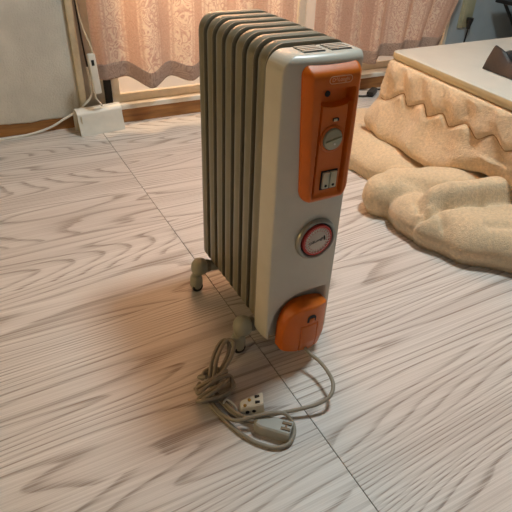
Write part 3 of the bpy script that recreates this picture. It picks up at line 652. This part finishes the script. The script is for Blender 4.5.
tag(tube('extension_cable', [(-0.9, 2.235, 0.004), (-0.3, 2.25, 0.004), (0.045, 2.262, 0.004), (0.162, 2.270, 0.006), (0.250, 2.277, 0.022), (0.310, 2.276, 0.050), (0.358, 2.274, 0.072), (0.408, 2.270, 0.107), (0.436, 2.272, 0.142), (0.439, 2.278, 0.180), (0.434, 2.285, 0.25)], 0.0050, 'white', None, 8), 'white cable lying along the left baseboard and rising beside the window', 'cable')
tag(tube('wall_cable', [(0.441, 2.290, 0.215), (0.434, 2.291, 0.30), (0.428, 2.292, 0.42), (0.427, 2.292, 0.56), (0.428, 2.292, 0.9), (0.430, 2.292, 1.4)], 0.0035, 'black', None, 6), 'thin dark cable running straight up the wall beside the left curtain', 'cable')

# ------------------------------------------------------------------ low table with heated-table quilt
TT = 0.40
ca, cb, cc, cd = Vector((1.418, 1.572)), Vector((2.42, 1.590)), Vector((2.37, 0.68)), Vector((1.338, 0.66))
table = thing('low_table', 'low ivory square table whose quilt hangs below its top', 'table', (1.88, 1.12, 0))
def to_tb(o): o.parent = table; o.matrix_parent_inverse = Matrix.Translation((-1.88, -1.12, 0)); return o
def poly_round(pts, r, n=6):
    out = []; m = len(pts)
    for i in range(m):
        p, a, b = pts[i], pts[i - 1], pts[(i + 1) % m]; da = (a - p).normalized(); db = (b - p).normalized()
        p0, p1 = p + da * r, p + db * r
        for k in range(n + 1):
            t = k / n; out.append(p0 * (1 - t) ** 2 + p * (2 * t * (1 - t)) + p1 * t * t)
    return out
outl = poly_round([ca, cb, cc, cd], 0.030)
cen = Vector((1.88, 1.12))
def tt_ring(bm, ins, z): return [bm.verts.new((p.x + (cen.x - p.x) * ins, p.y + (cen.y - p.y) * ins, z)) for p in outl]
bmT = bmesh.new(); R_ = [tt_ring(bmT, i, z) for i, z in ((0.004, TT), (0.0012, TT - 0.0005), (0, TT - 0.0025))]
for A, B in zip(R_, R_[1:]):
    for k in range(len(A)): bmT.faces.new((A[k], A[(k + 1) % len(A)], B[(k + 1) % len(A)], B[k]))
bmT.faces.new(R_[0]); bmT.faces.new(R_[-1][::-1])
to_tb(link('table_top', bm_me(bmT), 'table', None, True, 50))
bmT = bmesh.new(); R_ = [tt_ring(bmT, i, z) for i, z in ((0.0, TT - 0.0026), (-0.002, TT - 0.006), (-0.003, TT - 0.013), (-0.002, TT - 0.021), (0.006, TT - 0.027), (0.03, TT - 0.028))]
for A, B in zip(R_, R_[1:]):
    for k in range(len(A)): bmT.faces.new((A[k], A[(k + 1) % len(A)], B[(k + 1) % len(A)], B[k]))
bmT.faces.new(R_[0]); bmT.faces.new(R_[-1][::-1])
to_tb(link('edge_band', bm_me(bmT), 'tableedge', None, True, 50))
for p in (ca, cb, cc, cd):
    q = p.lerp(cen, 0.17); to_tb(box('leg', (q.x - 0.025, q.y - 0.025, 0), (q.x + 0.025, q.y + 0.025, TT - 0.028), 'tableedge', None, 0.004))

quilt = thing('table_quilt', 'thick beige fleece quilt draped from the low table and bunched on the floor', 'quilt', (1.35, 1.1, 0))
def to_q(o): o.parent = quilt; o.matrix_parent_inverse = Matrix.Translation((-1.35, -1.1, 0)); return o
# drape: path round the back-left corner of the table, profile downwards
corner = []
path = [Vector((2.35, 1.600))] + [Vector((2.2, 1.598)), Vector((1.9, 1.592)), Vector((1.6, 1.586)), Vector((1.50, 1.583))]
c0 = Vector((1.448, 1.538)); rc = 0.045
for k in range(0, 10):
    a = math.radians(90 + k * 10); path.append(c0 + Vector((math.cos(a), math.sin(a))) * rc)
for y in (1.45, 1.30, 1.15, 1.0, 0.85, 0.74): path.append(Vector((1.401 + (y - 1.538) * 0.075, y)))
path += [Vector(q) for q in ((1.340, 0.690), (1.349, 0.661), (1.374, 0.648), (1.42, 0.646), (1.6, 0.650), (1.9, 0.656), (2.2, 0.664), (2.34, 0.668))]
dense = [Vector((p.x, p.y)) for p in catmull([(p.x, p.y, 0) for p in path], 12)]
acc = [0.0]
for a, b in zip(dense, dense[1:]): acc.append(acc[-1] + (b - a).length)
NU = 620; U = [acc[-1] * i / NU for i in range(NU + 1)]
def at_u(u):
    import bisect
    i = max(0, min(len(acc) - 2, bisect.bisect_right(acc, u) - 1)); t = (u - acc[i]) / max(1e-9, acc[i + 1] - acc[i])
    return dense[i].lerp(dense[i + 1], t), (dense[i + 1] - dense[i]).normalized()
PR = catmull([(-0.035, 0.374, 0), (-0.016, 0.371, 0), (0.000, 0.362, 0), (0.008, 0.335, 0), (0.011, 0.30, 0), (0.013, 0.265, 0), (0.022, 0.225, 0), (0.040, 0.185, 0), (0.056, 0.150, 0), (0.058, 0.122, 0), (0.042, 0.101, 0), (0.010, 0.092, 0), (-0.03, 0.094, 0)], 9)
ZIG = [(1.70, 0.245), (1.60, 0.235), (1.531, 0.229), (1.431, 0.283), (1.40, 0.248), (1.32, 0.281), (1.285, 0.249), (1.219, 0.281), (1.177, 0.251), (1.109, 0.285), (1.05, 0.257), (0.995, 0.291), (0.94, 0.263), (0.875, 0.292), (0.83, 0.264), (0.76, 0.294), (0.71, 0.266), (0.64, 0.295), (0.5, 0.27)]
def zig(y):
    for (a, za), (b, zb) in zip(ZIG, ZIG[1:]):
        if a >= y >= b:
            k = (a - y) / (a - b); k = 0.35 * k + 0.65 * k * k * (3 - 2 * k); return za + (zb - za) * k
    return 0.26
v = []; f = []; NV = len(PR)
for u in U:
    p, t = at_u(u); nrm = Vector((t.y, -t.x))
    if nrm.dot(p - cen) < 0: nrm = -nrm
    onleft = p.x < 1.45 and 0.64 < p.y < 1.56
    zz = zig(p.y) if onleft else 0.245
    low = 1 + 0.22 * noise.noise((u * 5, 2.0, 0)) + 0.08 * noise.noise((u * 14, 4.0, 0))
    if p.x < 1.45: low *= 0.15 + 0.85 * smoothstep(0.90, 1.25, p.y)
    # vertical puffs between the tufts of the upper band
    for q in PR:
        d, z = q.x, q.y
        if d > 0.012: d = 0.012 + (d - 0.012) * low
        env = smoothstep(0.375, 0.34, z)
        g = math.exp(-((z - zz) / 0.0085) ** 2)
        up = smoothstep(zz - 0.01, zz + 0.03, z) * env
        d += up * (0.0035 * math.sin(u * 2 * math.pi / 0.105 + z * 30 + 1.5 * noise.noise((u * 4, z * 6, 0))) + 0.009 * noise.noise((u * 14, z * 14, 1)))
        d += smoothstep(zz + 0.01, zz - 0.02, z) * (0.003 * math.sin(u * 2 * math.pi / 0.105 + 2 + z * 12) * smoothstep(0.09, 0.2, z) + 0.013 * noise.noise((u * 11, z * 9, 3)))
        d -= 0.008 * g * env
        d += 0.0016 * noise.noise((u * 120, z * 120, 5))
        dz = 0.012 * noise.noise((u * 6, 7.0, 1)) * smoothstep(0.2, 0.1, z)
        if onleft:                                          # near end rides up over the floor fold
            lf = smoothstep(1.16, 0.98, p.y) * smoothstep(0.25, 0.12, z); dz += 0.075 * lf; d -= 0.006 * lf
        v.append((p.x + nrm.x * d, p.y + nrm.y * d, z + dz))
for i in range(NU):
    for j in range(NV - 1): f.append((i * NV + j, (i + 1) * NV + j, (i + 1) * NV + j + 1, i * NV + j + 1))
dr = to_q(link('hanging_drape', pyd(v, f), 'quilt', None, True))
# stitched zigzag line sunk in the drape
zp = []
for i, u in enumerate(U):
    p, t = at_u(u)
    if p.x < 1.46 and 0.70 < p.y < 1.555:
        z = zig(p.y); j = min(range(NV), key=lambda k: abs(PR[k].y - z) if PR[k].x > 0.002 else 9)
        q = Vector(v[i * NV + j]); zp.append(Vector((q.x - 0.0005, q.y, z)))
zs_o = sub(tube('zigzag_seam', zp, 0.0017, 'seam', None, 1, 6, False, False), dr)

def soft_floor(name, caps, x0, x1, y0, y1, step, seed, amp, mat, base=0.001, creases=()):
    """bunched cloth resting on the floor, built from rounded ridges run together"""
    nx = int((x1 - x0) / step); ny = int((y1 - y0) / step); H = []
    for j in range(ny + 1):
        row = []
        for i in range(nx + 1):
            x = x0 + i * step; y = y0 + j * step
            xw = x + 0.012 * noise.noise((x * 9, y * 9, seed)); yw = y + 0.012 * noise.noise((x * 9, y * 9, seed + 3))
            s = 0.0
            for pts, pw in caps:
                best = 0.0
                for (ax, ay, ar, ah), (bx, by, brr, bh) in zip(pts, pts[1:]):
                    dx, dy = bx - ax, by - ay; t = max(0, min(1, ((xw - ax) * dx + (yw - ay) * dy) / (dx * dx + dy * dy)))
                    d = math.hypot(xw - ax - dx * t, yw - ay - dy * t); r = ar + (brr - ar) * t; h = ah + (bh - ah) * t
                    if d < r: best = max(best, h * (1 - (d / r) ** pw) ** (1 / pw))
                s += best ** 9
            h = s ** (1 / 9.0) if s > 0 else 0.0
            if h > 0:
                k = smoothstep(0, 0.06, h)
                h += k * (amp * noise.noise((x * 9, y * 9, seed + 1)) + amp * 0.3 * noise.noise((x * 26, y * 26, seed + 2)) + 0.0022 * noise.noise((x * 130, y * 130, seed)))
            for pts, wd, dp in creases:
                for (ax, ay), (bx, by) in zip(pts, pts[1:]):
                    dx, dy = bx - ax, by - ay; t = max(0, min(1, ((xw - ax) * dx + (yw - ay) * dy) / (dx * dx + dy * dy)))
                    d = math.hypot(xw - ax - dx * t, yw - ay - dy * t)
                    h -= dp * math.exp(-(d / wd) ** 2) * smoothstep(0, 0.05, h) * 0.8
            row.append(max(0.0, h))
        H.append(row)
    # soften
    for _ in range(2):
        H2 = [r[:] for r in H]
        for j in range(1, ny):
            for i in range(1, nx):
                H2[j][i] = (H[j][i] * 4 + H[j - 1][i] + H[j + 1][i] + H[j][i - 1] + H[j][i + 1]) / 8
        H = H2
    idx = {}; v = []; f = []
    def vid(i, j):
        if (i, j) not in idx:
            h = H[j][i]; idx[(i, j)] = len(v)
            gx = H[j][min(i + 6, nx)] - H[j][max(i - 6, 0)]; gy = H[min(j + 6, ny)][i] - H[max(j - 6, 0)][i]; gl = math.hypot(gx, gy)
            k = 0.034 * max(0.0, 1 - h / 0.055) ** 1.4 / gl if gl > 0.0002 else 0.0      # lower edge tucks under
            v.append((x0 + i * step + gx * k, y0 + j * step + gy * k, base + h))
        return idx[(i, j)]
    for j in range(ny):
        for i in range(nx):
            if max(H[j][i], H[j][i + 1], H[j + 1][i], H[j + 1][i + 1]) > 0.004: f.append((vid(i, j), vid(i + 1, j), vid(i + 1, j + 1), vid(i, j + 1)))
    return link(name, pyd(v, f), mat, None, True)
under = [([(1.33, 1.68, 0.12, 0.095), (1.31, 1.50, 0.125, 0.105), (1.33, 1.36, 0.13, 0.10), (1.40, 1.15, 0.13, 0.07), (1.45, 0.95, 0.12, 0.06)], 2.0), ([(1.5, 1.75, 0.16, 0.09), (2.3, 1.75, 0.16, 0.09)], 2.0)]
to_q(soft_floor('under_layer', under, 1.05, 2.1, 0.75, 1.95, 0.0075, 11.0, 0.008, 'quilt'))
foldc = [([(1.115, 1.160, 0.072, 0.122), (1.165, 1.135, 0.085, 0.138), (1.25, 1.085, 0.095, 0.150), (1.36, 1.015, 0.100, 0.150), (1.50, 0.93, 0.10, 0.15), (1.65, 0.86, 0.10, 0.15)], 3.2),
         ([(1.150, 1.02, 0.096, 0.108), (1.175, 0.945, 0.118, 0.120), (1.235, 0.87, 0.145, 0.128), (1.36, 0.79, 0.182, 0.135), (1.50, 0.70, 0.23, 0.135)], 2.8),
         ([(1.150, 0.985, 0.035, 0.150), (1.21, 0.965, 0.055, 0.176), (1.30, 0.930, 0.066, 0.190), (1.42, 0.885, 0.072, 0.198), (1.6, 0.82, 0.075, 0.20)], 2.4)]
to_q(soft_floor('front_fold', foldc, 0.99, 1.72, 0.44, 1.28, 0.005, 21.0, 0.008, 'quilt', 0.001, [([(1.035, 0.985), (1.060, 0.960), (1.105, 0.940), (1.170, 0.932), (1.26, 0.895), (1.40, 0.835)], 0.010, 0.030), ([(1.129, 0.925), (1.110, 0.885), (1.085, 0.850)], 0.008, 0.014), ([(1.115, 1.005), (1.105, 0.975), (1.112, 0.945)], 0.009, 0.020), ([(1.20, 0.80), (1.30, 0.74), (1.42, 0.70)], 0.014, 0.014), ([(1.14, 1.10), (1.20, 1.02), (1.30, 0.975)], 0.020, 0.016)]))

# black pouch on the table
pouch = thing('leather_pouch', 'black leather pouch slumped on the ivory table top', 'pouch', (1.68, 1.22, TT))
def to_p(o): o.parent = pouch; o.matrix_parent_inverse = Matrix.Translation((-1.68, -1.22, -TT)); return o
A0 = Vector((1.552, 1.262, TT + 0.001)); ax = Vector((-0.10, -0.995, 0)).normalized(); ay = Vector((0.995, -0.10, 0)).normalized()
bmL = bmesh.new(); rings = []
for s_, wd, h1, h2 in ((0.0, 0.12, 0.058, 0.046), (0.006, 0.14, 0.077, 0.056), (0.045, 0.16, 0.066, 0.066), (0.085, 0.17, 0.042, 0.074), (0.13, 0.17, 0.036, 0.080), (0.20, 0.17, 0.034, 0.080), (0.25, 0.16, 0.030, 0.060)):
    o_ = A0 + ax * s_; ring_ = []
    for (b, z) in ((0.0, 0.0), (0.012, h1 * 0.55), (0.026, h1), (0.036, h1 * 0.98), (0.056, min(h1, h2) * 0.82), (0.095, h2), (wd, h2 * 0.55), (wd, 0.0)):
        ring_.append(bmL.verts.new(o_ + ay * b + Vector((0, 0, z))))
    rings.append(ring_)
for A, B in zip(rings, rings[1:]):
    for k in range(8): bmL.faces.new((A[k], A[(k + 1) % 8], B[(k + 1) % 8], B[k]))
bmL.faces.new(rings[0]); bmL.faces.new(rings[-1][::-1])
po = to_p(link('pouch_body', bm_me(bmL), 'leather', None, True, 40)); sb = po.modifiers.new('b', 'BEVEL'); sb.width = 0.005; sb.segments = 3; sb.limit_method = 'NONE'
to_p(tube('zip_edge', [A0 + ax * q + ay * b + Vector((0, 0, z)) for q, b, z in ((0.010, 0.032, 0.072), (0.045, 0.031, 0.064), (0.085, 0.031, 0.042), (0.13, 0.031, 0.035), (0.20, 0.031, 0.033))], 0.0030, 'black', None, 6))

# plug end lying on the floor behind the heater
bp = thing('black_connector', 'black cord connector lying on the floor below the window board', 'connector', (1.88, 2.18, 0))
def to_b(o): o.parent = bp; o.matrix_parent_inverse = Matrix.Translation((-1.88, -2.18, 0)); return o
fr, L_ = along((1.835, 2.145), (1.915, 2.205), 0.0)
to_b(box('connector_body', (0, -0.018, 0.0005), (L_, 0.018, 0.028), 'black', None, 0.006, 2, fr))
to_b(tube('connector_cord', [(1.84, 2.150, 0.014), (1.815, 2.150, 0.008), (1.79, 2.168, 0.005), (1.75, 2.19, 0.005), (1.68, 2.20, 0.005)], 0.0048, 'black', None, 6))
to_b(tube('connector_cord', [(1.91, 2.200, 0.014), (1.95, 2.21, 0.010), (2.03, 2.20, 0.005), (2.15, 2.12, 0.005)], 0.0048, 'black', None, 6))

# wall outlet right of the curtain
ol = thing('wall_outlet', 'ivory wall outlet with a black plug in it, right of the curtains', 'outlet', (2.58, YW, 0.33))
def to_o(o): o.parent = ol; o.matrix_parent_inverse = Matrix.Translation((-2.58, -YW, -0.33)); return o
to_o(box('plate', (2.525, YW - 0.010, 0.27), (2.625, YW, 0.43), 'outlet', None, 0.004))
to_o(box('socket', (2.548, YW - 0.013, 0.30), (2.602, YW - 0.009, 0.40), 'outlet', None, 0.002))
bmK = bmesh.new(); lathe_bm(bmK, [(0, 0.0), (0.010, 0.0), (0.012, 0.02), (0.019, 0.045), (0.019, 0.058), (0, 0.058)], Matrix.Translation((2.583, YW - 0.034, 0.268)), 16)
to_o(link('plug', bm_me(bmK), 'black', None, True, 40))
to_o(tube('plug_cord', [(2.583, YW - 0.034, 0.27), (2.580, YW - 0.034, 0.22), (2.574, YW - 0.032, 0.12), (2.57, YW - 0.04, 0.03), (2.56, YW - 0.08, 0.006), (2.5, YW - 0.12, 0.006)], 0.0045, 'black', None, 6))

# black folding stand at the far wall
sd = thing('folding_stand', 'black folding stand with crossed legs before the blue-grey wall', 'stand', (2.95, 2.10, 0))
def to_s(o): o.parent = sd; o.matrix_parent_inverse = Matrix.Translation((-2.95, -2.10, 0)); return o
to_s(box('stand_top', (2.715, 1.96, 0.405), (3.20, 2.24, 0.425), 'black', None, 0.004))
for y in (1.99, 2.21):
    for s in (-1, 1):
        to_s(tube('leg', [(2.955 - s * 0.205, y + 0.008 * s, 0.008), (2.955 + s * 0.205, y + 0.008 * s, 0.408)], 0.009, 'black', None, 1, 10, False, False))
for x in (2.75, 3.16): to_s(tube('crossbar', [(x, 1.98, 0.009), (x, 2.22, 0.009)], 0.008, 'black', None, 1, 10, False, False))
to_s(box('fabric_panel', (2.90, 2.10, 0.02), (3.15, 2.13, 0.40), 'black', None, 0.006))

# ceiling lamp bodies
cl = thing('ceiling_lamp', 'round white ceiling lamp between the heater and the low table', 'lamp', (COOL[0], COOL[1], ZC))
lathe('lamp_shade', [(0, 0.0), (0.21, 0.0), (0.22, -0.02), (0.21, -0.09), (0.195, -0.095), (0.19, -0.06), (0, -0.06)], Matrix.Identity(4), 'white', cl, 40)
